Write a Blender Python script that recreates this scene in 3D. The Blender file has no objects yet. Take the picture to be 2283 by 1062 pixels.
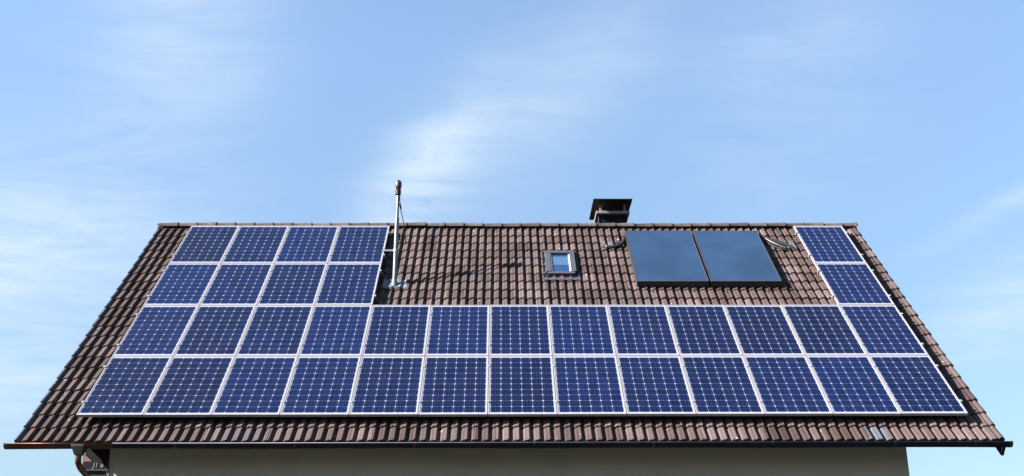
import bpy, bmesh, math, random
import numpy as np
from mathutils import Vector, Matrix

S = bpy.context.scene
R = math.radians
random.seed(7)
rng = np.random.default_rng(7)

# ------------------------------------------------------------------ camera
Z0 = 9.4                                     # height of the top edge of the panel field above the ground
cd = bpy.data.cameras.new("camera"); cam = bpy.data.objects.new("camera", cd); S.collection.objects.link(cam)
cd.sensor_fit = 'HORIZONTAL'; cd.sensor_width = 36.0; cd.lens = 36.0 * 2469.70 / 2283.0
cd.clip_start = 0.1; cd.clip_end = 6000
_p, _y, _r = R(19.78155), R(-0.61634), R(0.21176)
cam_rot = Matrix.Rotation(_y, 3, 'Z') @ Matrix.Rotation(_p, 3, 'X') @ Matrix.Rotation(_r, 3, 'Y')
cam_rot = cam_rot @ Matrix.Rotation(R(90), 3, 'X')
cam.matrix_world = Matrix.Translation((6.2404, -20.8624, -7.7707 + Z0)) @ cam_rot.to_4x4()
S.camera = cam

# ------------------------------------------------------------------ sun and sky
SUN = Vector((-2.35, -0.63, 1.45)).normalized()
SUN_EL = math.asin(SUN.z); SUN_AZ = math.atan2(SUN.x, SUN.y)
sl = bpy.data.lights.new("sun", 'SUN'); sl.energy = 5.0; sl.angle = R(0.5); sl.color = (1.0, 0.93, 0.84)
so = bpy.data.objects.new("sun", sl); S.collection.objects.link(so)
so.location = (-20, -10, 30); so.rotation_euler = SUN.to_track_quat('Z', 'Y').to_euler()

W = bpy.data.worlds.new("World"); S.world = W; W.use_nodes = True
wt = W.node_tree; wt.nodes.clear()
def wn(t, **k):
    n = wt.nodes.new(t)
    for a, b in k.items(): setattr(n, a, b)
    return n
def wl(a, b): wt.links.new(a, b)
def wmath(op, a, b=None, c=None):
    n = wn('ShaderNodeMath', operation=op)
    for i, v in enumerate((a, b, c)):
        if v is None: continue
        if isinstance(v, (int, float)): n.inputs[i].default_value = v
        else: wl(v, n.inputs[i])
    return n.outputs[0]
SKY_STRENGTH = 0.05
sky = wn('ShaderNodeTexSky', sky_type='NISHITA', sun_disc=False)
sky.sun_elevation = SUN_EL; sky.sun_rotation = SUN_AZ % (2 * math.pi)
sky.altitude = 300; sky.air_density = 1.0; sky.dust_density = 0.4; sky.ozone_density = 2.0
out = wn('ShaderNodeOutputWorld'); bg = wn('ShaderNodeBackground'); bg.inputs[1].default_value = SKY_STRENGTH
tc = wn('ShaderNodeTexCoord')
sep = wn('ShaderNodeSeparateXYZ'); wl(tc.outputs['Generated'], sep.inputs[0])
DX, DY, DZ = sep.outputs
az = wmath('MULTIPLY', wmath('ARCTAN2', DX, DY), 57.2958)
el = wmath('MULTIPLY', wmath('ARCSINE', DZ), 57.2958)
# thin cirrus: fibrous noise on a cloud layer, gathered in a few drifts of the sky
lay = wn('ShaderNodeCombineXYZ'); zz = wmath('ADD', wmath('MAXIMUM', DZ, 0.0), 0.08)
wl(wmath('DIVIDE', DX, zz), lay.inputs[0]); wl(wmath('DIVIDE', DY, zz), lay.inputs[1])
mp = wn('ShaderNodeMapping'); wl(lay.outputs[0], mp.inputs[0]); mp.inputs['Rotation'].default_value = (0, 0, R(32)); mp.inputs['Scale'].default_value = (0.9, 2.2, 1)
nz = wn('ShaderNodeTexNoise'); wl(mp.outputs[0], nz.inputs['Vector']); nz.inputs['Scale'].default_value = 2.8; nz.inputs['Detail'].default_value = 14; nz.inputs['Roughness'].default_value = 0.65; nz.inputs['Distortion'].default_value = 0.9
nz2 = wn('ShaderNodeTexNoise'); wl(lay.outputs[0], nz2.inputs['Vector']); nz2.inputs['Scale'].default_value = 1.1; nz2.inputs['Detail'].default_value = 4; nz2.inputs['Distortion'].default_value = 0.4
fib = wmath('ADD', wmath('MULTIPLY', nz.outputs[0], 1.9), wmath('MULTIPLY', nz2.outputs[0], 0.8))
fib = wmath('MAXIMUM', wmath('SUBTRACT', fib, 0.78), 0.0)
def drift(a0, e0, rot, sx, sy, k):
    """one drift of cirrus centred on azimuth a0 and elevation e0 (degrees), long axis turned by rot"""
    c, s = math.cos(R(rot)), math.sin(R(rot))
    da = wmath('SUBTRACT', az, a0); de = wmath('SUBTRACT', el, e0)
    u = wmath('ADD', wmath('MULTIPLY', da, c / sx), wmath('MULTIPLY', de, s / sx))
    v = wmath('ADD', wmath('MULTIPLY', da, -s / sy), wmath('MULTIPLY', de, c / sy))
    g = wmath('EXPONENT', wmath('MULTIPLY', wmath('ADD', wmath('MULTIPLY', u, u), wmath('MULTIPLY', v, v)), -1.0))
    return wmath('MULTIPLY', g, k)
drifts = [(-5.6, 21.6, 60, 3.2, 2.2, 0.60), (-3.2, 24.4, 50, 4.4, 2.2, 0.62), (3.0, 27.0, 38, 8.0, 3.0, 0.42), (17, 28, 60, 7.5, 5.0, 0.34), (26.5, 19.6, 22, 4.5, 0.6, 0.36),
          (27, 15.0, 15, 6.0, 1.9, 0.6), (-25, 17.5, 8, 9.0, 4.5, 0.75), (-18, 29.5, 70, 6.5, 4.5, 0.62), (-24, 11.0, 4, 12.0, 2.6, 0.5), (60, 24, 20, 20, 8, 0.4), (-70, 30, 30, 22, 12, 0.5)]
tot = None
for d in drifts:
    g = drift(*d); tot = g if tot is None else wmath('ADD', tot, g)
cl = wmath('MINIMUM', wmath('ADD', wmath('MULTIPLY', tot, fib), 0.07), 0.9)
tint = wn('ShaderNodeMix', data_type='RGBA', blend_type='MULTIPLY'); tint.inputs[0].default_value = 1.0
wl(sky.outputs[0], tint.inputs[6]); elf = wn('ShaderNodeMapRange'); wl(el, elf.inputs[0]); elf.inputs[1].default_value = 6; elf.inputs[2].default_value = 29; elf.inputs[3].default_value = 0.57; elf.inputs[4].default_value = 1.09
hue = wn('ShaderNodeVectorMath', operation='SCALE'); hue.inputs[0].default_value = (1.01, 1.05, 1.02); wl(elf.outputs[0], hue.inputs['Scale']); wl(hue.outputs[0], tint.inputs[7])
mixc = wn('ShaderNodeMix', data_type='RGBA'); wl(cl, mixc.inputs[0]); wl(tint.outputs[2], mixc.inputs[6])
mixc.inputs[7].default_value = (3.0, 3.5, 4.0, 1)
wl(mixc.outputs[2], bg.inputs[0]); wl(bg.outputs[0], out.inputs[0])

vs = S.view_settings
vs.view_transform = 'Standard'; vs.look = 'None'; vs.exposure = 2.438; vs.gamma = 1.0; vs.use_curve_mapping = False
try:
    S.cycles.pixel_filter_type = 'BLACKMAN_HARRIS'; S.cycles.filter_width = 1.5
except Exception: pass

# ------------------------------------------------------------------ materials
def mat(name, color, rough=0.6, metal=0.0, spec=0.5, coat=0.0, coat_rough=0.05, noise=None, bump=None):
    """noise = (scale, amount): lightness variation;  bump = (scale, strength)"""
    m = bpy.data.materials.new(name); m.use_nodes = True
    nt = m.node_tree; b = nt.nodes['Principled BSDF']
    b.inputs['Base Color'].default_value = (*color, 1); b.inputs['Roughness'].default_value = rough
    b.inputs['Metallic'].default_value = metal; b.inputs['Specular IOR Level'].default_value = spec if rough < 0.5 else 0.12   # weathered matte surfaces
    b.inputs['Coat Weight'].default_value = coat; b.inputs['Coat Roughness'].default_value = coat_rough
    t = nt.nodes.new('ShaderNodeTexCoord')
    if noise:
        n = nt.nodes.new('ShaderNodeTexNoise'); n.inputs['Scale'].default_value = noise[0]; n.inputs['Detail'].default_value = 6
        nt.links.new(t.outputs['Object'], n.inputs['Vector'])
        r = nt.nodes.new('ShaderNodeMapRange'); r.inputs[1].default_value = 0.3; r.inputs[2].default_value = 0.7
        r.inputs[3].default_value = 1 - noise[1]; r.inputs[4].default_value = 1 + noise[1]
        nt.links.new(n.outputs[0], r.inputs[0])
        v = nt.nodes.new('ShaderNodeVectorMath'); v.operation = 'SCALE'; v.inputs[0].default_value = color
        nt.links.new(r.outputs[0], v.inputs['Scale']); nt.links.new(v.outputs[0], b.inputs['Base Color'])
    if bump:
        n = nt.nodes.new('ShaderNodeTexNoise'); n.inputs['Scale'].default_value = bump[0]; n.inputs['Detail'].default_value = 5
        nt.links.new(t.outputs['Object'], n.inputs['Vector'])
        bp = nt.nodes.new('ShaderNodeBump'); bp.inputs['Strength'].default_value = bump[1]; bp.inputs['Distance'].default_value = 0.01
        nt.links.new(n.outputs[0], bp.inputs['Height']); nt.links.new(bp.outputs[0], b.inputs['Normal'])
    return m

def tile_material():
    m = bpy.data.materials.new("concrete_roof_tile"); m.use_nodes = True
    nt = m.node_tree; N = nt.nodes; L = nt.links; b = N['Principled BSDF']
    b.inputs['Roughness'].default_value = 0.78; b.inputs['Specular IOR Level'].default_value = 0.12
    t = N.new('ShaderNodeTexCoord')
    def noise(scale, detail=5, rough=0.55):
        n = N.new('ShaderNodeTexNoise'); n.inputs['Scale'].default_value = scale; n.inputs['Detail'].default_value = detail; n.inputs['Roughness'].default_value = rough
        L.new(t.outputs['Object'], n.inputs['Vector']); return n.outputs[0]
    def ramp(src, stops):
        r = N.new('ShaderNodeValToRGB'); L.new(src, r.inputs[0]); e = r.color_ramp.elements
        e[0].position, e[0].color = stops[0][0], (*stops[0][1], 1); e[1].position, e[1].color = stops[-1][0], (*stops[-1][1], 1)
        for p, c in stops[1:-1]:
            k = e.new(p); k.color = (*c, 1)
        return r.outputs[0]
    def mix(f, a, c, mode='MIX'):
        x = N.new('ShaderNodeMix'); x.data_type = 'RGBA'; x.blend_type = mode
        if isinstance(f, float): x.inputs[0].default_value = f
        else: L.new(f, x.inputs[0])
        for i, v in ((6, a), (7, c)):
            if isinstance(v, tuple): x.inputs[i].default_value = (*v, 1)
            else: L.new(v, x.inputs[i])
        return x.outputs[2]
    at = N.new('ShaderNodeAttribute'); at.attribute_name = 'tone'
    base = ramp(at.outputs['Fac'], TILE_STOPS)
    g = N.new('ShaderNodeAttribute'); g.attribute_name = 'grey'
    base = mix(g.outputs['Fac'], base, (0.060, 0.067, 0.086))
    grain = ramp(noise(38, 8, 0.7), [(0.25, (0.62, 0.60, 0.60)), (0.75, (1.30, 1.30, 1.30))])
    base = mix(1.0, base, grain, 'MULTIPLY')
    cloudy = ramp(noise(1.3, 4), [(0.3, (0.84, 0.84, 0.85)), (0.7, (1.14, 1.12, 1.10))])
    base = mix(1.0, base, cloudy, 'MULTIPLY')
    mpn = N.new('ShaderNodeMapping'); L.new(t.outputs['Object'], mpn.inputs[0]); mpn.inputs['Scale'].default_value = (7.0, 0.7, 0.7)
    sn_ = N.new('ShaderNodeTexNoise'); sn_.inputs['Scale'].default_value = 1.0; sn_.inputs['Detail'].default_value = 6; L.new(mpn.outputs[0], sn_.inputs['Vector'])
    base = mix(1.0, base, ramp(sn_.outputs[0], [(0.32, (0.72, 0.73, 0.74)), (0.55, (1.0, 1.0, 1.0)), (0.75, (1.16, 1.13, 1.10))]), 'MULTIPLY')
    ochre = ramp(noise(5.5, 6, 0.6), [(0.66, (0, 0, 0)), (0.75, (1, 1, 1))])
    base = mix(mixf(nt, ochre, 0.45), base, (0.10, 0.058, 0.020))
    lich = ramp(noise(10.0, 4, 0.55), [(0.700, (0, 0, 0)), (0.722, (1, 1, 1))])
    base = mix(mixf(nt, lich, 0.85), base, (0.34, 0.32, 0.30))
    L.new(base, b.inputs['Base Color'])
    bp = N.new('ShaderNodeBump'); bp.inputs['Strength'].default_value = 0.35; bp.inputs['Distance'].default_value = 0.006
    L.new(noise(55, 6), bp.inputs['Height']); L.new(bp.outputs[0], b.inputs['Normal'])
    return m
def mixf(nt, src, k):
    m = nt.nodes.new('ShaderNodeMath'); m.operation = 'MULTIPLY'; m.inputs[1].default_value = k
    nt.links.new(src, m.inputs[0]); return m.outputs[0]
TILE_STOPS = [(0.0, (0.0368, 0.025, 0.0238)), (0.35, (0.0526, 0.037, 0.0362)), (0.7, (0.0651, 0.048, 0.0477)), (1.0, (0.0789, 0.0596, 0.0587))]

def cell_material():
    m = bpy.data.materials.new("silicon_cell"); m.use_nodes = True
    nt = m.node_tree; N = nt.nodes; L = nt.links; b = N['Principled BSDF']
    t = N.new('ShaderNodeTexCoord'); oi = N.new('ShaderNodeObjectInfo')
    # each cell a slightly different blue: snap the sheet's own coordinates to the cell grid
    sn = N.new('ShaderNodeVectorMath'); sn.operation = 'SNAP'; L.new(t.outputs['Object'], sn.inputs[0]); sn.inputs[1].default_value = (0.155, 0.155, 1)
    wnz = N.new('ShaderNodeTexWhiteNoise'); wnz.noise_dimensions = '4D'; L.new(sn.outputs[0], wnz.inputs['Vector']); L.new(oi.outputs['Random'], wnz.inputs['W'])
    r = N.new('ShaderNodeValToRGB'); L.new(wnz.outputs['Value'], r.inputs[0])
    r.color_ramp.elements[0].color = (*CELL_A, 1); r.color_ramp.elements[1].color = (*CELL_B, 1)
    r2 = N.new('ShaderNodeMapRange'); L.new(oi.outputs['Random'], r2.inputs[0]); r2.inputs[3].default_value = 0.78; r2.inputs[4].default_value = 1.28
    v = N.new('ShaderNodeVectorMath'); v.operation = 'SCALE'; L.new(r.outputs[0], v.inputs[0]); L.new(r2.outputs[0], v.inputs['Scale'])
    # a thin uneven film of dust, different on every panel
    sh = N.new('ShaderNodeVectorMath'); sh.operation = 'MULTIPLY_ADD'; L.new(oi.outputs['Random'], sh.inputs[0]); sh.inputs[1].default_value = (37, 53, 0); L.new(t.outputs['Object'], sh.inputs[2])
    dn = N.new('ShaderNodeTexNoise'); dn.inputs['Scale'].default_value = 1.7; dn.inputs['Detail'].default_value = 7; dn.inputs['Roughness'].default_value = 0.6; L.new(sh.outputs[0], dn.inputs['Vector'])
    dr = N.new('ShaderNodeMapRange'); L.new(dn.outputs[0], dr.inputs[0]); dr.inputs[1].default_value = 0.42; dr.inputs[2].default_value = 0.75; dr.inputs[3].default_value = 0.0; dr.inputs[4].default_value = 0.06
    dx = N.new('ShaderNodeMix'); dx.data_type = 'RGBA'; L.new(dr.outputs[0], dx.inputs[0]); L.new(v.outputs[0], dx.inputs[6]); dx.inputs[7].default_value = (0.036, 0.034, 0.040, 1)
    L.new(dx.outputs[2], b.inputs['Base Color'])
    b.inputs['Roughness'].default_value = 0.4; b.inputs['Specular IOR Level'].default_value = 0.06
    b.inputs['Coat Weight'].default_value = 0.42; b.inputs['Coat Roughness'].default_value = 0.10; b.inputs['Coat IOR'].default_value = 1.38
    return m
CELL_A, CELL_B = (0.0006, 0.0036, 0.0235), (0.0014, 0.0056, 0.0345)

M = {}
M['tile'] = tile_material()
M['ridge'] = M['tile']
M['cell'] = cell_material()
M['busbar'] = mat('busbar_silver', (0.0739, 0.0874, 0.1344), 0.35, 0.3, coat=0.6)
M['rail'] = mat('mill_aluminium', (0.1129, 0.1129, 0.1242), 0.4, 0.6)
M['backsheet'] = mat('white_backsheet', (0.1914, 0.2001, 0.2522), 0.5, coat=0.6, coat_rough=0.1)
M['alu'] = mat('anodised_aluminium', (0.2337, 0.2291, 0.2478), 0.42, 0.25)
M['zinc'] = mat('galvanised_steel', (0.0975, 0.1072, 0.1219), 0.42, 0.35, noise=(14, 0.12))
M['lead'] = mat('pale_lead_sheet', (0.0976, 0.1156, 0.1362), 0.5, 0.1, noise=(18, 0.18), bump=(25, 0.4))
M['black'] = mat('black_rubber', (0.016, 0.017, 0.02), 0.55)
M['dark_metal'] = mat('dark_coated_metal', (0.020, 0.021, 0.028), 0.45, 0.2, noise=(6, 0.25))
M['bead'] = mat('worn_gutter_edge', (0.0574, 0.0574, 0.0681), 0.5, 0.3, noise=(3, 0.3))
M['gutter'] = mat('dark_gutter', (0.010, 0.011, 0.020), 0.55, 0.2, noise=(4, 0.35))
M['copper'] = mat('brown_copper', (0.0616, 0.0226, 0.0103), 0.42, 0.6, noise=(9, 0.3))
M['wall'] = mat('grey_plaster', (0.3533, 0.3472, 0.3238), 0.9, noise=(1.2, 0.07), bump=(60, 0.25))
M['timber'] = mat('dark_stained_timber', (0.0048, 0.0040, 0.0040), 0.7, noise=(8, 0.3))
M['pink_sunlight'] = mat('pinkish_sunlit_patch', (0.1561, 0.1075, 0.1040), 0.8, noise=(10, 0.1))  # sunlit tone put into the colour, for the triangle under the eave
M['concrete'] = mat('pale_concrete', (0.1510, 0.1333, 0.1333), 0.85, noise=(8, 0.15), bump=(40, 0.3))
M['slate'] = mat('dark_slate_cladding', (0.0030, 0.0035, 0.0075), 0.6, noise=(5, 0.3))
M['sash'] = mat('grey_window_cladding', (0.0626, 0.0626, 0.0775), 0.45, 0.35)
M['white'] = mat('white_lining', (0.3348, 0.3564, 0.3888), 0.5)
M['flash'] = mat('navy_flashing', (0.0070, 0.0090, 0.0177), 0.5, 0.3)
M['sky_reflection'] = mat('pale_blue_reflection', (0.0297, 0.0727, 0.1454), 0.4, coat=1.0, coat_rough=0.03)  # reflected sky put into the colour
M['absorber'] = mat('solar_absorber_glass', (0.0083, 0.0235, 0.0563), 0.30, 0.0, 0.5, coat=1.0, coat_rough=0.16, noise=(1.1, 0.30))
M['grey_tile'] = mat('grey_vent_tile', (0.0591, 0.0578, 0.0672), 0.6, noise=(12, 0.15))
M['ceramic'] = mat('brown_insulator', (0.0324, 0.0172, 0.0160), 0.4, noise=(10, 0.2))
M['foil'] = mat('dull_pipe_foil', (0.0286, 0.0286, 0.0336), 0.45, 0.3)
M['sign'] = mat('dark_sign_paint', (0.0072, 0.0072, 0.0120), 0.5)
M['pale_paint'] = mat('pale_sign_letters', (0.2212, 0.2212, 0.2396), 0.6)
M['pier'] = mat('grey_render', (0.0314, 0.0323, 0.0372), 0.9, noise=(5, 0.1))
M['glass'] = mat('window_glass', (0.0068, 0.0285, 0.0855), 0.2, 0.0, 0.5, coat=1.0, coat_rough=0.03)
def ground_material():
    m = mat('dry_lawn', (0.030, 0.029, 0.022), 0.95, noise=(0.6, 0.35), bump=(9, 0.5)); return m
M['lawn'] = ground_material()

# ------------------------------------------------------------------ helpers
TH = R(44.8256)
CT, ST = math.cos(TH), math.sin(TH)
NRM = Vector((0, -ST, CT)); DN = Vector((0, -CT, -ST)); ORG = Vector((0, 0, Z0))
def rp(x, s, d=0.0):
    """a point of the roof: x along the ridge, s metres down the slope, d metres off the panel plane"""
    return ORG + Vector((x, 0, 0)) + DN * s + NRM * d
def wp(x, y, z): return Vector((x, y, z + Z0))

class MB:
    """collects vertices and faces for one mesh object"""
    def __init__(self): self.v = []; self.f = []; self.mi = []
    def add(self, verts, faces, mi=0):
        o = len(self.v); self.v += [tuple(p) for p in verts]
        self.f += [tuple(i + o for i in f) for f in faces]; self.mi += [mi] * len(faces)
    def hexa(self, p, mi=0):
        """eight corners: four below (ccw seen from above), four above"""
        self.add(p, [(3, 2, 1, 0), (4, 5, 6, 7), (0, 1, 5, 4), (1, 2, 6, 5), (2, 3, 7, 6), (3, 0, 4, 7)], mi)
    def box(self, x0, x1, y0, y1, z0, z1, mi=0):
        self.hexa([(x0, y0, z0), (x1, y0, z0), (x1, y1, z0), (x0, y1, z0), (x0, y0, z1), (x1, y0, z1), (x1, y1, z1), (x0, y1, z1)], mi)
    def rbox(self, x0, x1, s0, s1, d0, d1, mi=0):
        """box laid in the roof slope"""
        self.hexa([rp(x0, s1, d0), rp(x1, s1, d0), rp(x1, s0, d0), rp(x0, s0, d0), rp(x0, s1, d1), rp(x1, s1, d1), rp(x1, s0, d1), rp(x0, s0, d1)], mi)
    def tube(self, pts, rad, n=12, caps=True, mi=0):
        pts = [Vector(p) for p in pts]; k = len(pts)
        rads = rad if isinstance(rad, (list, tuple)) else [rad] * k
        rings = []; ref = None
        for i, p in enumerate(pts):
            t = (pts[min(i + 1, k - 1)] - pts[max(i - 1, 0)]).normalized()
            if ref is None:
                ref = Vector((1, 0, 0)) if abs(t.x) < 0.9 else Vector((0, 1, 0))
            ref = (ref - t * ref.dot(t)).normalized(); bi = t.cross(ref)
            rings.append([p + (ref * math.cos(2 * math.pi * j / n) + bi * math.sin(2 * math.pi * j / n)) * rads[i] for j in range(n)])
        o = [q for r in rings for q in r]; f = []
        for i in range(k - 1):
            for j in range(n):
                a, b = i * n + j, i * n + (j + 1) % n
                f.append((a, b, b + n, a + n))
        if caps: f += [tuple(range(n - 1, -1, -1)), tuple((k - 1) * n + j for j in range(n))]
        self.add(o, f, mi)
    def build(self, name, mats, parent=None, smooth=False, bevel=0.0, autosmooth=None):
        me = bpy.data.meshes.new(name); me.from_pydata(self.v, [], self.f); me.update()
        for m in (mats if isinstance(mats, (list, tuple)) else [mats]): me.materials.append(m)
        me.polygons.foreach_set('material_index', self.mi)
        if smooth: me.polygons.foreach_set('use_smooth', [True] * len(me.polygons))
        if autosmooth:
            me.polygons.foreach_set('use_smooth', [True] * len(me.polygons)); me.set_sharp_from_angle(angle=R(autosmooth))
        ob = bpy.data.objects.new(name, me); S.collection.objects.link(ob)
        if parent: put(ob, parent)
        if bevel:
            bv = ob.modifiers.new('bevel', 'BEVEL'); bv.width = bevel; bv.segments = 2; bv.limit_method = 'ANGLE'
        return ob
def put(ob, parent):
    """parent a mesh built in world coordinates without moving it"""
    bpy.context.view_layer.update()
    ob.parent = parent; ob.matrix_parent_inverse = parent.matrix_world.inverted()
def spline(pts, k=6):
    P = [Vector(p) for p in pts]; P = [P[0] * 2 - P[1]] + P + [P[-1] * 2 - P[-2]]; o = []
    for i in range(1, len(P) - 2):
        for j in range(k):
            t = j / k; a, b, c, d = P[i - 1], P[i], P[i + 1], P[i + 2]
            o.append(0.5 * ((2 * b) + (c - a) * t + (2 * a - 5 * b + 4 * c - d) * t * t + (3 * b - a - 3 * c + d) * t ** 3))
    return o + [P[-2]]
def thing(name, loc, label, cat, group=None):
    o = bpy.data.objects.new(name, None); S.collection.objects.link(o); o.location = loc; o.empty_display_size = 0.3
    o['label'] = label; o['category'] = cat
    if group: o['group'] = group
    bpy.context.view_layer.update()
    return o

# ------------------------------------------------------------------ ground
g = MB(); g.add([(-2000, -2000, 0), (2000, -2000, 0), (2000, 2000, 0), (-2000, 2000, 0)], [(0, 1, 2, 3)])
o = g.build('ground', M['lawn']); o['kind'] = 'structure'
# ------------------------------------------------------------------ house
house = thing('house', (6.4, 0.33, 0), 'grey plastered house under a brown tiled gable roof covered with solar panels', 'house')
XL, XR = -0.694, 13.49                       # verges
RY, RZ = 0.32, 0.105                         # ridge line of the tile plane (y, z - Z0)
BASE = -0.205                                # valley plane of the tiles, off the panel plane
PER, PH = 0.1494, XL + 0.0556                 # roll spacing, first valley
AMP = 0.049
COURSE = 0.3306; S0 = 0.172                  # lower edge of the topmost course, gauge
NC = 22
_U = [0, .04, .10, .20, .27, .33, .40, .58, .68, .76, .84, .90, .95, 1.0]
_H = [.10, .02, 0, .02, .42, .62, .69, .74, .90, 1.0, .97, .78, .44, .10]
def prof(x):
    """a narrow channel, a flat pan, then a round roll; the last roll at the right verge is larger"""
    x = np.asarray(x, float); u = ((x - PH) / PER) % 1.0
    h = AMP * np.interp(u, _U, _H)
    t = (x - (XR - 0.112)) / 0.112
    return np.where(t > 0, AMP * 1.3 * np.sin(np.pi * np.clip(t, 0, 1) * 0.86) ** 0.9, h)
def tile_slope(mirror=False, seg=10):
    """every course of tiles laid over the next, each tile its own faces with its own tilt and tone"""
    V = []; F = []; tone = []; grey = []
    tw = 2 * PER; edges = [XL]
    x = XL
    while x < XR - 0.02:
        x = min(x + tw, XR); edges.append(x)
    for c in range(NC):
        s1 = S0 + COURSE * c + (0.012 if c == NC - 1 else 0); s0 = s1 - COURSE - 0.05
        if c == 0: s0 = -0.32
        for i in range(len(edges) - 1):
            xa, xb = edges[i], edges[i + 1]
            n = max(4, int(round((xb - xa) / PER * seg)))
            xs = np.linspace(xa, xb, n + 1); h = prof(xs)
            j1 = rng.normal(0, 0.0022); jt = rng.normal(0, 0.0028); js = rng.normal(0, 0.004)
            side = np.linspace(-1, 1, n + 1) * jt
            rows = [(s0, 0.002 + j1 * 0.4, 1.0), (s1 + js - 0.030, 0.0335 + j1, 1.0), (s1 + js - 0.006, 0.0350 + j1, 1.0), (s1 + js, 0.0290 + j1, 1.0), (s1 + js - 0.004, -0.006 + j1, 1.0)]
            o = len(V)
            for s, hh, k in rows:
                for q in range(n + 1):
                    d = BASE + h[q] * k + hh + side[q]
                    p = rp(xs[q], s, d)
                    if mirror: p = Vector((p.x, 2 * RY - p.y, p.z))
                    V.append(tuple(p))
            w = n + 1; cnt = 0
            for r in range(len(rows) - 1):
                for q in range(n):
                    a = o + r * w + q
                    f = (a, a + w, a + w + 1, a + 1)
                    F.append(f[::-1] if mirror else f); cnt += 1
            # outer flaps at the two verges
            for q, first in ((0, True), (n, False)):
                if (first and i == 0) or (not first and i == len(edges) - 2):
                    o2 = len(V)
                    for (s, hh, k) in (rows[0], rows[2], rows[3]):
                        for dd in (h[q] + hh, hh - 0.10):
                            p = rp(xs[q] + (-0.004 if first else 0.004), s, BASE + dd)
                            if mirror: p = Vector((p.x, 2 * RY - p.y, p.z))
                            V.append(tuple(p))
                    for r in range(2):
                        a = o2 + r * 2
                        f = (a, a + 1, a + 3, a + 2)
                        F.append(f if first != mirror else f[::-1]); cnt += 1
            tv = float(np.clip(rng.normal(0.5 - 0.42 * max(0.0, min(1.0, (1.6 - xa) / 1.2)), 0.30), 0, 1)); gv = 0.0  # darker tone toward the left verge stands in for view-angle shading
            if not mirror and c == NC - 1 and 11.6 < (xa + xb) / 2 < 11.88: gv = 0.85
            elif rng.random() < 0.05: gv = float(rng.random() * 0.35)
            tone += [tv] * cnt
            if i == 0:          # verge tile: its outer rib is greyer
                nq = n * (len(rows) - 1)
                grey += [0.9 if (k_ < nq and xs[k_ % n] < XL + 0.05) or k_ >= nq else gv for k_ in range(cnt)]
            else: grey += [gv] * cnt
    return V, F, tone, grey
def mesh_with_attr(name, V, F, tone, grey, parent, sharp=50):
    me = bpy.data.meshes.new(name); me.from_pydata(V, [], F); me.update()
    for nm, arr in (('tone', tone), ('grey', grey)):
        a = me.attributes.new(nm, 'FLOAT', 'FACE'); a.data.foreach_set('value', arr)
    me.materials.append(M['tile'])
    me.polygons.foreach_set('use_smooth', [True] * len(me.polygons)); me.set_sharp_from_angle(angle=R(sharp))
    ob = bpy.data.objects.new(name, me); S.collection.objects.link(ob); put(ob, parent)
    return ob
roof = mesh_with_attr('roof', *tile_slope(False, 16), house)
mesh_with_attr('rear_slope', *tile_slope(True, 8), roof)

# boarding under the tiles, both slopes
m = MB(); m.rbox(XL + 0.045, XR - 0.045, -0.30, 7.04, -0.285, -0.212)
q = [Vector((p[0], 2 * RY - p[1], p[2])) for p in m.v[:8]]
m.add(q, [tuple(reversed(f)) for f in m.f[:6]])
m.build('roof_boarding', M['timber'], roof)
for x0 in (XL, XR - 0.042):
    m = MB()
    m.rbox(x0, x0 + 0.042, -0.16, 7.204 if x0 > 0 else 6.93, -0.372 if x0 > 0 else -0.33, -0.215)
    q = [Vector((p[0], 2 * RY - p[1], p[2])) for p in m.v[:8]]
    m.add(q, [tuple(reversed(f)) for f in m.f[:6]])
    m.build('barge_board', M['timber'], roof)
m = MB(); m.box(XL + 0.05, XR - 0.05, -4.840, -4.812, Z0 - 5.215, Z0 - 5.125); m.build('fascia_board', M['timber'], roof)

RIDGE_TOP = 0.176
# ridge tiles: half-round, each tucked under the wide right end of its left neighbour
def ridge_tiles():
    V = []; F = []; tone = []; grey = []
    n = 12; pitch = 0.386; k = int((XR - XL) / pitch) + 1
    for i in range(k):
        xa = XL - 0.02 + i * pitch; xb = min(xa + pitch + 0.03, XR + 0.03)
        r0, r1 = 0.118, 0.134; j = rng.normal(0, 0.005)
        rows = [(xa, r0), (xb - 0.05, r1 - 0.004), (xb - 0.045, r1), (xb - 0.004, r1 + 0.001), (xb, r1 - 0.006), (xb, r1 - 0.024), (xb - 0.02, r1 - 0.026)]
        o = len(V)
        for x, r in rows:
            for a in range(n + 1):
                t = math.pi * (a / n * 1.10 - 0.05)
                V.append((x, RY - math.cos(t) * r * 0.78, Z0 + RIDGE_TOP - 0.092 + j + math.sin(t) * (r - 0.042)))
        w = n + 1
        for rr in range(len(rows) - 1):
            for a in range(n):
                b = o + rr * w + a; F.append((b, b + 1, b + w + 1, b + w)[::-1])
        c = (len(rows) - 1) * n
        tone += [float(np.clip(rng.normal(0.2, 0.2), 0, 1))] * c; grey += [0.15 if rng.random() < 0.75 else 0.55] * c
    return V, F, tone, grey
mesh_with_attr('ridge_tiles', *ridge_tiles(), roof, 40)

# walls: one closed body with a gable at each end
m = MB()
x0, x1, y0, y1 = 0.348, 12.401, -4.00, 4.64
ze, zr = Z0 - 4.36, Z0 - 0.30
m.v = [(x0, y0, -0.3), (x1, y0, -0.3), (x1, y1, -0.3), (x0, y1, -0.3), (x0, y0, ze), (x1, y0, ze), (x1, y1, ze), (x0, y1, ze), (x0, RY, zr), (x1, RY, zr)]
m.f = [(0, 1, 5, 4), (2, 3, 7, 6), (1, 2, 6, 9, 5), (3, 0, 4, 8, 7), (4, 5, 9, 8), (7, 8, 9, 6), (3, 2, 1, 0)]; m.mi = [0] * 7
m.build('wall', M['wall'], house)

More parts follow.
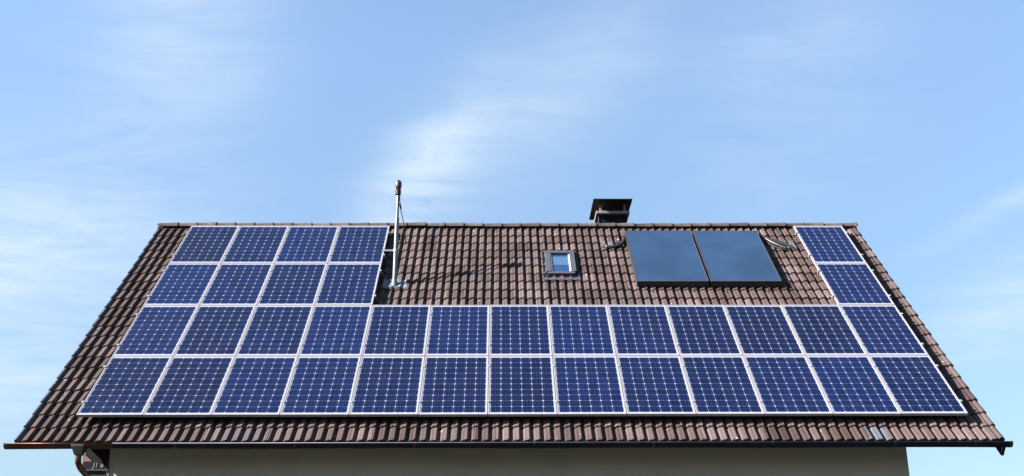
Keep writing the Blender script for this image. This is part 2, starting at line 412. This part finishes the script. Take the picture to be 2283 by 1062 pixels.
# gutter: half-round trough, a copper length at the left and dark lengths on from it
GY, GZ, GR, GD = -5.005, Z0 - 5.183, 0.068, 0.064
def trough(xa, xb, name, material, parent, bead):
    n = 14; prof_o = []
    for i in range(n + 1):
        t = math.pi * 0.80 * i / n
        prof_o.append((GY - math.cos(t) * GR, GZ - math.sin(t) * GD))
    prof_i = [(GY + (y - GY) * 0.955, GZ + (z - GZ) * 0.965) for y, z in prof_o][::-1]
    ring = prof_o + prof_i; k = len(ring)
    st = max(2, int((xb - xa) / 0.7)); mb = MB(); V = []; F = []
    for j in range(st + 1):
        x = xa + (xb - xa) * j / st
        dz = 0.004 * math.sin(x * 1.7) - 0.0045 * ((x - 6.4) / 7.0) ** 2 * 0
        V += [(x, y, z + dz) for y, z in ring]
    for j in range(st):
        for i in range(k):
            a = j * k + i; b = j * k + (i + 1) % k; F.append((a, b, b + k, a + k))
    F += [tuple(range(k))[::-1], tuple(st * k + i for i in range(k))]
    mb.add(V, F); ob = mb.build(name, material, parent, autosmooth=40)
    mb = MB(); mb.tube([(xa, GY - GR - 0.004, GZ + 0.003), (xb, GY - GR - 0.004, GZ + 0.003)], 0.008, 8); mb.build(name.split('_')[0] + '_bead', bead, parent or ob, smooth=True)
    return ob
gut = trough(0.742, 13.535, 'gutter', M['gutter'], house, M['bead'])
cop = trough(-0.765, 0.740, 'copper_length', M['copper'], gut, M['copper'])
def end_cap(x, w):
    mb = MB(); n = 14; r = 1.06
    pts = [(GY - math.cos(math.pi * i / n) * GR * r, GZ - math.sin(math.pi * i / n) * GD * r) for i in range(n + 1)]
    pts = [(pts[0][0], GZ + 0.012)] + pts + [(pts[-1][0], GZ + 0.012)]; k = len(pts)
    mb.add([(x, y, z) for y, z in pts] + [(x + w, y, z) for y, z in pts],
           [tuple(range(k)), tuple(range(2 * k - 1, k - 1, -1))] + [(i, i + k, (i + 1) % k + k, (i + 1) % k) for i in range(k)])
    return mb.build('end_cap', M['dark_metal'], gut)
end_cap(-0.790, 0.10); end_cap(13.50, 0.05)
def gutter_clip(x, w=0.035):
    mb = MB(); n = 12; rr = 1.05; V = []
    for xx in (x, x + w):
        for i in range(n + 1):
            t = math.pi * i / n
            V.append((xx, GY - math.cos(t) * GR * rr, GZ - math.sin(t) * GD * rr + 0.002))
    F = [(i, i + 1, i + n + 2, i + n + 1) for i in range(n)]
    mb.add(V, F); mb.box(x, x + w, GY - GR * rr - 0.004, GY - GR * rr + 0.004, GZ, GZ + 0.02)
    return mb.build('gutter_clip', M['dark_metal'], gut)
for x in (-0.10, 1.6, 3.3, 5.0, 6.7, 8.4, 10.1, 11.85, 13.0): gutter_clip(x)

# downpipe at the left corner
pts = [wp(.262, -5.0, -5.30), wp(.262, -5.0, -5.39), wp(.264, -4.98, -5.44), wp(.262, -4.86, -5.50), wp(.268, -4.60, -5.57), wp(.26, -4.28, -5.66), wp(.25, -4.12, -5.78), wp(.25, -4.08, -5.92), wp(.25, -4.08, -7.5), (.25, -4.08, 0.02)]
m = MB(); m.tube(spline(pts[:8], 5) + pts[8:], 0.042, 16); dp = m.build('downpipe', M['copper'], house, smooth=True)
m = MB()
a, b = 0.088, 0.052
m.hexa([wp(.262 - b, -5.0 - b, -5.335), wp(.262 + b, -5.0 - b, -5.335), wp(.262 + b, -5.0 + b, -5.335), wp(.262 - b, -5.0 + b, -5.335),
        wp(.262 - a, -5.0 - 0.085, -5.225), wp(.262 + a, -5.0 - 0.085, -5.225), wp(.262 + a, -5.0 + 0.085, -5.225), wp(.262 - a, -5.0 + 0.085, -5.225)])
m.box(.262 - a, .262 + a, -5.088, -4.912, Z0 - 5.225, Z0 - 5.19)
m.build('funnel', M['dark_metal'], dp, bevel=0.006)

# closed box under the eave beside the left wall corner, a pinkish triangle shaped and coloured as a sunlit patch, and the pier below it
m = MB(); m.box(-0.02, 0.346, -3.995, -3.60, Z0 - 5.278, Z0 - 4.62); eb = m.build('eave_box', M['timber'], house)
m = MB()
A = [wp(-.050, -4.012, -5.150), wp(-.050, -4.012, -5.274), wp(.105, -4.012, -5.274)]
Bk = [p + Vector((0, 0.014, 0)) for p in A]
m.add(A + Bk, [(0, 1, 2), (5, 4, 3), (0, 3, 4, 1), (1, 4, 5, 2), (2, 5, 3, 0)]); m.build('sunlit_patch', M['pink_sunlight'], eb)
m = MB(); m.box(0.03, 0.346, -3.990, -3.60, -0.3, Z0 - 5.402); m.build('corner_pier', M['pier'], house)
m = MB(); m.tube(spline([wp(.300, -4.015, -5.16), wp(.315, -4.015, -5.26), wp(.352, -4.015, -5.38), wp(.346, -4.015, -5.50), wp(.345, -4.015, -6.4), (.345, -4.015, .0)], 6), 0.011, 8)
m.build('corner_bead', M['pier'], house, smooth=True)

# chimney behind the ridge
m = MB(); m.box(8.335, 8.935, 1.32, 1.98, Z0 - 1.9, Z0 + 0.724); ch = m.build('chimney', M['slate'], house)
m = MB(); m.box(8.277, 8.995, 1.20, 2.08, Z0 + 0.722, Z0 + 0.787); m.build('rim_slab', M['concrete'], ch, bevel=0.008)
m = MB(); m.box(8.209, 9.039, 1.0, 2.213, Z0 + 0.954, Z0 + 0.984); m.build('cap_plate', M['slate'], ch, bevel=0.005)
for x in (8.378, 8.894):
    for y in (1.262, 2.0):
        m = MB(); m.box(x - 0.022, x + 0.022, y - 0.022, y + 0.022, Z0 + 0.786, Z0 + 0.955); m.build('cap_leg', M['concrete'], ch)
m = MB(); m.box(8.327, 8.343, 1.305, 1.322, Z0 - 1.9, Z0 + 0.70); m.build('corner_strip', M['sash'], ch)

# roof window
m = MB()
fx0, fx1, fs0, fs1 = 7.088, 7.655, 0.975, 2.0
ft, fb = -0.085, -0.20
bw = 0.10
m.rbox(fx0, fx1, fs0, fs0 + 0.10, fb, ft)
m.rbox(fx0, fx0 + bw, fs0 + 0.10, fs1 - 0.15, fb, ft - 0.002); m.rbox(fx1 - bw, fx1, fs0 + 0.10, fs1 - 0.15, fb, ft - 0.002)
m.rbox(fx0 + 0.03, fx1 - 0.03, fs1 - 0.15, fs1 - 0.075, fb, ft - 0.012)
sk = m.build('skylight', M['sash'], house, bevel=0.008)
gx0, gx1, gs0, gs1 = fx0 + bw, fx1 - bw, fs0 + 0.10, fs1 - 0.15
m = MB(); m.rbox(gx0, gx1, gs0, gs1, -0.206, -0.126); m.build('pane', M['glass'], sk)
m = MB(); m.rbox(gx0 + 0.002, gx1 - 0.002, gs0 + 0.10, gs0 + 0.46, -0.1255, -0.122); m.build('reflection_strip', M['sky_reflection'], sk)  # lighter strip over the upper pane, painting the sky's reflection
m = MB(); m.rbox(gx1 - 0.024, gx1 - 0.001, gs0 + 0.06, gs1 - 0.001, -0.121, -0.094); m.build('inner_lining', M['white'], sk)
m = MB(); m.rbox(gx0 + 0.001, gx0 + 0.016, gs0 + 0.02, gs1 - 0.001, -0.121, -0.100); m.build('inner_lining', M['white'], sk)
m = MB(); m.rbox(fx0 - 0.055, fx0 - 0.002, fs0 - 0.05, fs1 + 0.10, -0.205, -0.138); m.rbox(fx1 + 0.002, fx1 + 0.062, fs0 - 0.05, fs1 + 0.10, -0.205, -0.138); m.rbox(fx0 - 0.002, fx1 + 0.002, fs0 - 0.10, fs0 - 0.002, -0.205, -0.13)
m.rbox(fx0, fx1, fs1 - 0.074, fs1 + 0.045, -0.205, -0.150)
m.build('flashing', M['flash'], sk)
def draped(x0, x1, s0, s1, lift, name, material, parent, flat=0.55, thick=0.006, nx=24, ns=5, wob=0.0):
    """sheet that follows the tiles beneath it"""
    mb = MB(); V = []
    xs = np.linspace(x0, x1, nx + 1); ss = np.linspace(s0, s1, ns + 1)
    for lay_ in (0, 1):
        for s in ss:
            t = ((s - S0) / COURSE) % 1.0
            for x in xs:
                V.append(rp(x, s, BASE + flat * float(prof(x)) + (1 - flat) * AMP * 0.9 + 0.004 + t * 0.026 + lift - lay_ * thick + wob * math.sin(x * 31 + s * 17)))
    w = nx + 1; hN = w * (ns + 1); F = []
    for r in range(ns):
        for q_ in range(nx):
            a = r * w + q_; F.append((a, a + w, a + w + 1, a + 1)); F.append(tuple(i + hN for i in (a, a + 1, a + w + 1, a + w)))
    for q_ in range(nx):
        F.append((q_, q_ + 1, q_ + 1 + hN, q_ + hN)); a = ns * w + q_; F.append((a + 1, a, a + hN, a + 1 + hN))
    for r in range(ns):
        a = r * w; F.append((a + w, a, a + hN, a + w + hN)); a = r * w + nx; F.append((a, a + w, a + w + hN, a + hN))
    mb.add(V, F)
    return mb.build(name, material, parent, autosmooth=50)
draped(fx0 - 0.05, fx1 + 0.06, fs1 + 0.04, fs1 + 0.135, 0.012, 'apron', M['sash'], sk, flat=0.2)

# ------------------------------------------------------------------ solar panels
UX = [0.045, 1.013, 2.003, 3.005, 4.015, 5.028, 6.048, 7.065, 8.088, 9.106, 10.118, 11.123, 12.127, 13.112]
US = [0.002, 1.690, 3.332, 5.026, 6.684]
PW, PL, PT = 1.006, 1.658, 0.042
def panel_meshes():
    # frame: four mitred bars with a thin lip over the glass
    m = MB(); lip = 0.016; w, l = PW / 2, PL / 2
    o0 = [(-w, -l), (w, -l), (w, l), (-w, l)]; i0 = [(-w + lip, -l + lip), (w - lip, -l + lip), (w - lip, l - lip), (-w + lip, l - lip)]
    V = [(x, y, 0) for x, y in o0] + [(x, y, 0) for x, y in i0] + [(x, y, -PT) for x, y in o0] + [(x, y, -PT) for x, y in i0]
    F = []
    for k in range(4):
        n = (k + 1) % 4
        F += [(k, n, n + 4, k + 4), (k + 8, n + 8, n, k), (k + 4, n + 4, n + 12, k + 12), (k + 12, n + 12, n + 8, k + 8)]
    m.add(V, F)
    # sheet: white backing, sixty eight-sided cells, three busbars per cell
    s = MB(); z = -0.006
    e = lip - 0.002
    s.box(-w + e, w - e, -l + e, l - e, -0.012, z, 0)
    px_, py_ = (PW - 0.062) / 6, (PL - 0.108) / 10
    gp = 0.0042; cc = 0.015
    for i in range(6):
        for j in range(10):
            cx = (i - 2.5) * px_; cy = (j - 4.5) * py_; a, b = px_ / 2 - gp / 2, py_ / 2 - gp / 2
            P = [(-a + cc, -b), (a - cc, -b), (a, -b + cc), (a, b - cc), (a - cc, b), (-a + cc, b), (-a, b - cc), (-a, -b + cc)]
            s.add([(cx + x, cy + y, z + 0.0012) for x, y in P], [tuple(range(8))], 1)
    for i in range(6):
        for k in (-1, 0, 1):
            cx = (i - 2.5) * px_ + k * px_ * 0.3; h = 5 * py_ - 0.004
            s.add([(cx - 0.0006, -h, z + 0.002), (cx + 0.0006, -h, z + 0.002), (cx + 0.0006, h, z + 0.002), (cx - 0.0006, h, z + 0.002)], [(0, 1, 2, 3)], 2)
    return m, s
pf, ps = panel_meshes()
slope = Matrix(((1, 0, 0), (0, CT, -ST), (0, ST, CT))).to_4x4()
ordinal = ['first', 'second', 'third', 'fourth', 'fifth', 'sixth', 'seventh', 'eighth', 'ninth', 'tenth', 'eleventh', 'twelfth', 'thirteenth']
def panel_label(r, c):
    if r == 3:
        if c == 0: return 'blue solar panel at the left end of the lowest row, nearest the copper downpipe'
        if c == 12: return 'blue solar panel at the right end of the lowest row, far right above the gutter'
        return f'{ordinal[c]} blue solar panel from the left in the lowest row, just above the gutter'
    if r == 2:
        if c == 0: return 'blue solar panel at the left end of the long row next above the lowest'
        if c == 12: return 'blue solar panel at the right end of the long row next above the lowest'
        return f'{ordinal[c]} blue solar panel from the left in the long row above the lowest'
    if c >= 12:
        return ('blue solar panel alone at the top right corner, just under the ridge' if r == 0 else 'blue solar panel between the top right corner one and the long rows')
    row = 'topmost row of four under the ridge' if r == 0 else 'row of four below the topmost'
    extra = ['at the left end of the', 'second from left in the', 'third from left in the', 'at the mast end of the'][c]
    return f'blue solar panel {extra} {row}'
proto = None; panel_n = 0
def add_panel(r, c):
    global proto
    xa, xb = UX[c], UX[c + 1]; sa, sb = US[r], US[r + 1]
    root = bpy.data.objects.new('solar_module', None); S.collection.objects.link(root); root.empty_display_size = 0.2
    jig = rng.normal(0, 0.0025)
    root.matrix_world = Matrix.Translation(rp((xa + xb) / 2, (sa + sb) / 2, 0.0 + jig * 0.5)) @ slope @ Matrix.Rotation(rng.normal(0, 0.0012), 4, 'X') @ Matrix.Rotation(rng.normal(0, 0.0012), 4, 'Y') @ Matrix.Diagonal(((xb - xa - 0.010) / PW, (sb - sa - 0.010) / PL, 1, 1))
    root['label'] = panel_label(r, c); root['category'] = 'solar panel'; root['group'] = 'solar panels on the roof'
    if proto is None:
        f = pf.build('frame', M['alu']); s = ps.build('cell_sheet', [M['backsheet'], M['cell'], M['busbar']])
        proto = (f, s)
    else:
        f, s = proto[0].copy(), proto[1].copy(); S.collection.objects.link(f); S.collection.objects.link(s)
    for k in (f, s): k.parent = root
for c in range(13): add_panel(3, c)
for c in range(13): add_panel(2, c)
for c in (0, 1, 2, 3, 12): add_panel(1, c)
for c in (0, 1, 2, 3, 12): add_panel(0, c)

# mounting rails with their clamps
def rail(r, frac, c0, c1, label):
    s = US[r] + (US[r + 1] - US[r]) * frac; xa, xb = UX[c0] + 0.02, UX[c1] + 0.05
    t = thing('mounting_rail', rp(xa, s, -0.105), label, 'rail', 'rails under the solar panels')
    m = MB(); m.rbox(xa, xb, s - 0.02, s + 0.02, -0.108, -0.046); m.build('rail', M['rail'], t)
    for c in range(c0, c1 + 1):
        m = MB(); x = UX[c]
        if c in (c0, c1):
            e = 0.026; k = -1 if c == c0 else 1; xs_ = sorted((x - k * 0.012, x + k * e))
            m.rbox(xs_[0], xs_[1], s - 0.022, s + 0.022, 0.0035, 0.010); xs_ = sorted((x + k * 0.008, x + k * e)); m.rbox(xs_[0], xs_[1], s - 0.022, s + 0.022, -0.045, 0.0034)
        else:
            m.rbox(x - 0.018, x + 0.018, s - 0.022, s + 0.022, 0.0035, 0.008); m.rbox(x - 0.004, x + 0.004, s - 0.02, s + 0.02, -0.045, 0.0034)
        m.build('clamp', M['alu'], t)
    for k in range(int((xb - xa) / 1.2) + 1):
        x = min(xa + 0.25 + k * 1.2, xb - 0.2)
        m = MB(); m.rbox(x, x + 0.035, s - 0.03, s + 0.05, -0.19, -0.109); m.build('roof_hook', M['zinc'], t)
for r, c0, c1, nm in ((3, 0, 13, 'the lowest row of panels'), (2, 0, 13, 'the long row above the lowest'), (1, 0, 4, 'the left row of four below the topmost'), (0, 0, 4, 'the topmost row of four at left'),
                      (1, 12, 13, 'the second panel down at the right edge'), (0, 12, 13, 'the top right corner panel')):
    rail(r, 0.20, c0, c1, f'silver mounting rail under the upper part of {nm}')
    rail(r, 0.80, c0, c1, f'silver mounting rail under the lower part of {nm}')

# ------------------------------------------------------------------ thermal collectors
def collector(x0, x1, s0, s1, label, pins):
    t = thing('solar_collector', rp((x0 + x1) / 2, s1, -0.14), label, 'solar collector', 'flat water heating collectors')
    top = -0.018; bot = -0.140; b = 0.028
    m = MB()
    m.rbox(x0 - b, x1 + b, s0 - b, s0, bot, top); m.rbox(x0 - b, x1 + b, s1, s1 + b, bot, top)
    m.rbox(x0 - b, x0, s0, s1, bot, top); m.rbox(x1, x1 + b, s0, s1, bot, top); m.rbox(x0, x1, s0, s1, bot, bot + 0.01)
    m.build('frame', M['dark_metal'], t, bevel=0.004)
    m = MB(); m.rbox(x0 - 0.004, x1 + 0.004, s0 - 0.004, s1 + 0.004, top - 0.012, top + 0.003); m.build('glass', M['absorber'], t)
    m = MB(); m.rbox(x1 + 0.005, x1 + 0.021, s0 + 0.12, s1 + 0.004, top, top + 0.005); m.rbox(x0 - 0.004, x1 + 0.021, s1 + 0.005, s1 + 0.019, top, top + 0.005); m.build('edge_strip', M['sash'], t)
    for x in pins:
        m = MB(); m.rbox(x - 0.016, x + 0.016, s1 + 0.02, s1 + 0.19, -0.152, -0.1405); m.rbox(x - 0.016, x + 0.016, s1 + b + 0.001, s1 + b + 0.018, -0.1405, -0.09); m.build('foot_bracket', M['rail'], t)
    m = MB(); m.rbox(x0 + 0.02, x1 - 0.02, s1 - 0.10, s1 + 0.01, -0.165, -0.1405); m.rbox(x0 + 0.02, x1 - 0.02, s0 + 0.08, s0 + 0.13, -0.165, -0.1405); m.build('support_bar', M['dark_metal'], t)
    return t
collector(8.745, 9.998, 0.225, 2.385, 'blue glazed solar water collector, the left one, right of the roof window', (8.985, 9.726))
collector(10.09, 11.326, 0.235, 2.385, 'blue glazed solar water collector, the right one, toward the corner panels', (10.331, 11.074))

# pipes and vent tiles
def pipe(pts, rad, label, extra=None):
    t = thing('insulated_pipe', rp(*pts[-1]), label, 'pipe')
    m = MB(); m.tube(spline([rp(*p) for p in pts], 6), rad, 12); m.build('pipe_cover', M['black'], t, smooth=True)
    if extra: extra(t)
    return t
def left_extra(t):
    m = MB(); m.tube([rp(8.330, .745, -.118), rp(8.285, .748, -.118)], 0.036, 12); m.build('band', M['zinc'], t, smooth=True)
pipe([(8.80, 0.26, -.085), (8.730, .25, -.088), (8.690, .42, -.105), (8.60, .64, -.118), (8.46, .755, -.120), (8.33, .752, -.122), (8.245, .72, -.135), (8.225, .70, -.175)], 0.040, 'black insulated pipe curving from the left collector into a grey roof tile', left_extra)
def right_extra(t):
    m = MB(); m.tube(spline([rp(11.40, .19, -.100), rp(11.50, .38, -.105), rp(11.58, .54, -.108), rp(11.70, .69, -.112), rp(11.83, .80, -.125)], 6), 0.026, 10); m.build('foil_cover', M['foil'], t, smooth=True)
    m = MB(); m.tube(spline([rp(11.38, .28, -.115), rp(11.48, .52, -.120), rp(11.60, .70, -.125), rp(11.72, .82, -.13), rp(11.82, .86, -.14)], 6), 0.020, 10); m.build('lower_cover', M['black'], t, smooth=True)
pipe([(11.30, .30, -.085), (11.40, .28, -.088), (11.53, .40, -.095), (11.66, .50, -.105), (11.80, .61, -.115), (11.92, .71, -.125), (11.98, .78, -.165)], 0.032, 'black and pale insulated pipes running from the right collector to a roof tile', right_extra)
def vent_tile(x0, x1, s0, s1, label):
    t = thing('vent_tile', rp((x0 + x1) / 2, s1, -.16), label, 'vent tile')
    draped(x0, x1, s0, s1, 0.014, 'sheet', M['grey_tile'], t, flat=0.8, nx=20, ns=4)
vent_tile(8.215, 8.49, .485, .80, 'pale grey vent tile at the end of the left collector pipe')
vent_tile(11.86, 12.04, .45, .78, 'pale grey vent tile beside the corner panels at the right pipe end')

# ------------------------------------------------------------------ mast
MX, MY = 4.300, -1.527
mast = thing('roof_mast', wp(MX, MY, -1.74), 'tall grey metal mast with a dark brown head standing on the roof', 'mast')
def lean(z): return MX + 0.012 * (z + 1.74) / 2.0
m = MB(); m.tube([wp(MX, MY, -1.90), wp(lean(-.9), MY, -.9), wp(lean(-.42), MY, -.42)], [0.043, 0.041, 0.038], 20); m.tube([wp(lean(-.42), MY, -.42), wp(lean(-.40), MY, -.40)], [0.038, 0.028], 20, caps=False)
m.build('pole', M['zinc'], mast, autosmooth=40)
m = MB(); m.tube([wp(lean(-.43), MY, -.43), wp(lean(.07), MY, .07)], 0.027, 16); m.build('upper_pole', M['zinc'], mast, autosmooth=40)
m = MB(); m.tube([wp(lean(.04), MY, .035), wp(lean(.05), MY, .045), wp(lean(.1), MY, .145), wp(lean(.1), MY, .155)], [0.036, 0.052, 0.052, 0.040], 16); m.build('collar', M['black'], mast, autosmooth=40)
m = MB(); hz = [(.150, .026), (.172, .050), (.20, .060), (.27, .064), (.31, .056), (.335, .036), (.345, .006)]
m.tube([wp(lean(.2), MY, z) for z, r in hz], [r for z, r in hz], 18); m.build('mast_head', M['ceramic'], mast, autosmooth=50)
m = MB(); m.tube(spline([wp(lean(-.1) + .03, MY - .01, .03), wp(lean(-.2) + .042, MY + .01, -.12), wp(lean(-.2) + .055, MY + .02, -.22), wp(lean(-.3) + .085, MY + .10, -.36), wp(lean(-.5) + .125, MY + .25, -.56), wp(lean(-.5) + .14, MY + .45, -.80)], 5), 0.008, 8)
m.tube([wp(lean(-.2) + .040, MY, -.13), wp(lean(-.2) + .060, MY + .02, -.23)], 0.016, 8); m.build('cable', M['black'], mast, smooth=True)
m = MB(); zb = -1.06
m.box(4.045, MX + 0.02, MY - 0.012, MY + 0.012, Z0 + zb - 0.016, Z0 + zb + 0.016); m.tube([wp(lean(zb), MY, zb - .025), wp(lean(zb), MY, zb + .025)], 0.048, 18); m.build('bracket', M['alu'], mast, autosmooth=40)
draped(4.09, 4.53, 2.13, 2.44, 0.018, 'flashing', M['lead'], mast, flat=0.75, nx=36, ns=8, wob=0.006)
m = MB(); m.tube([wp(MX, MY, -1.86), wp(MX, MY, -1.70), wp(MX, MY, -1.62)], [0.095, 0.058, 0.046], 20, caps=False); m.build('flashing_cone', M['lead'], mast, smooth=True)

# ------------------------------------------------------------------ sign under the eave
sg = thing('sign_board', wp(.155, -4.0, -5.40), 'small dark sign board with pale characters beside the copper downpipe', 'sign')
m = MB(); m.box(-0.035, 0.335, -4.022, -3.998, Z0 - 5.400, Z0 - 5.280); m.build('board', M['sign'], sg, bevel=0.004)
fc = bpy.data.curves.new('lettering', 'FONT'); fc.body = 'J1 6'; fc.size = 0.105; fc.extrude = 0.002; fc.align_x = 'CENTER'; fc.shear = 0.12
tmp = bpy.data.objects.new('lettering_source', fc); S.collection.objects.link(tmp)
bpy.context.view_layer.update()
me = bpy.data.meshes.new_from_object(tmp.evaluated_get(bpy.context.evaluated_depsgraph_get()))
bpy.data.objects.remove(tmp)
lt = bpy.data.objects.new('lettering', me); S.collection.objects.link(lt); me.materials.clear(); me.materials.append(M['pale_paint'])
lt.matrix_world = Matrix.Translation(wp(.205, -4.0245, -5.368)) @ Matrix.Rotation(R(90), 4, 'X')
put(lt, sg)
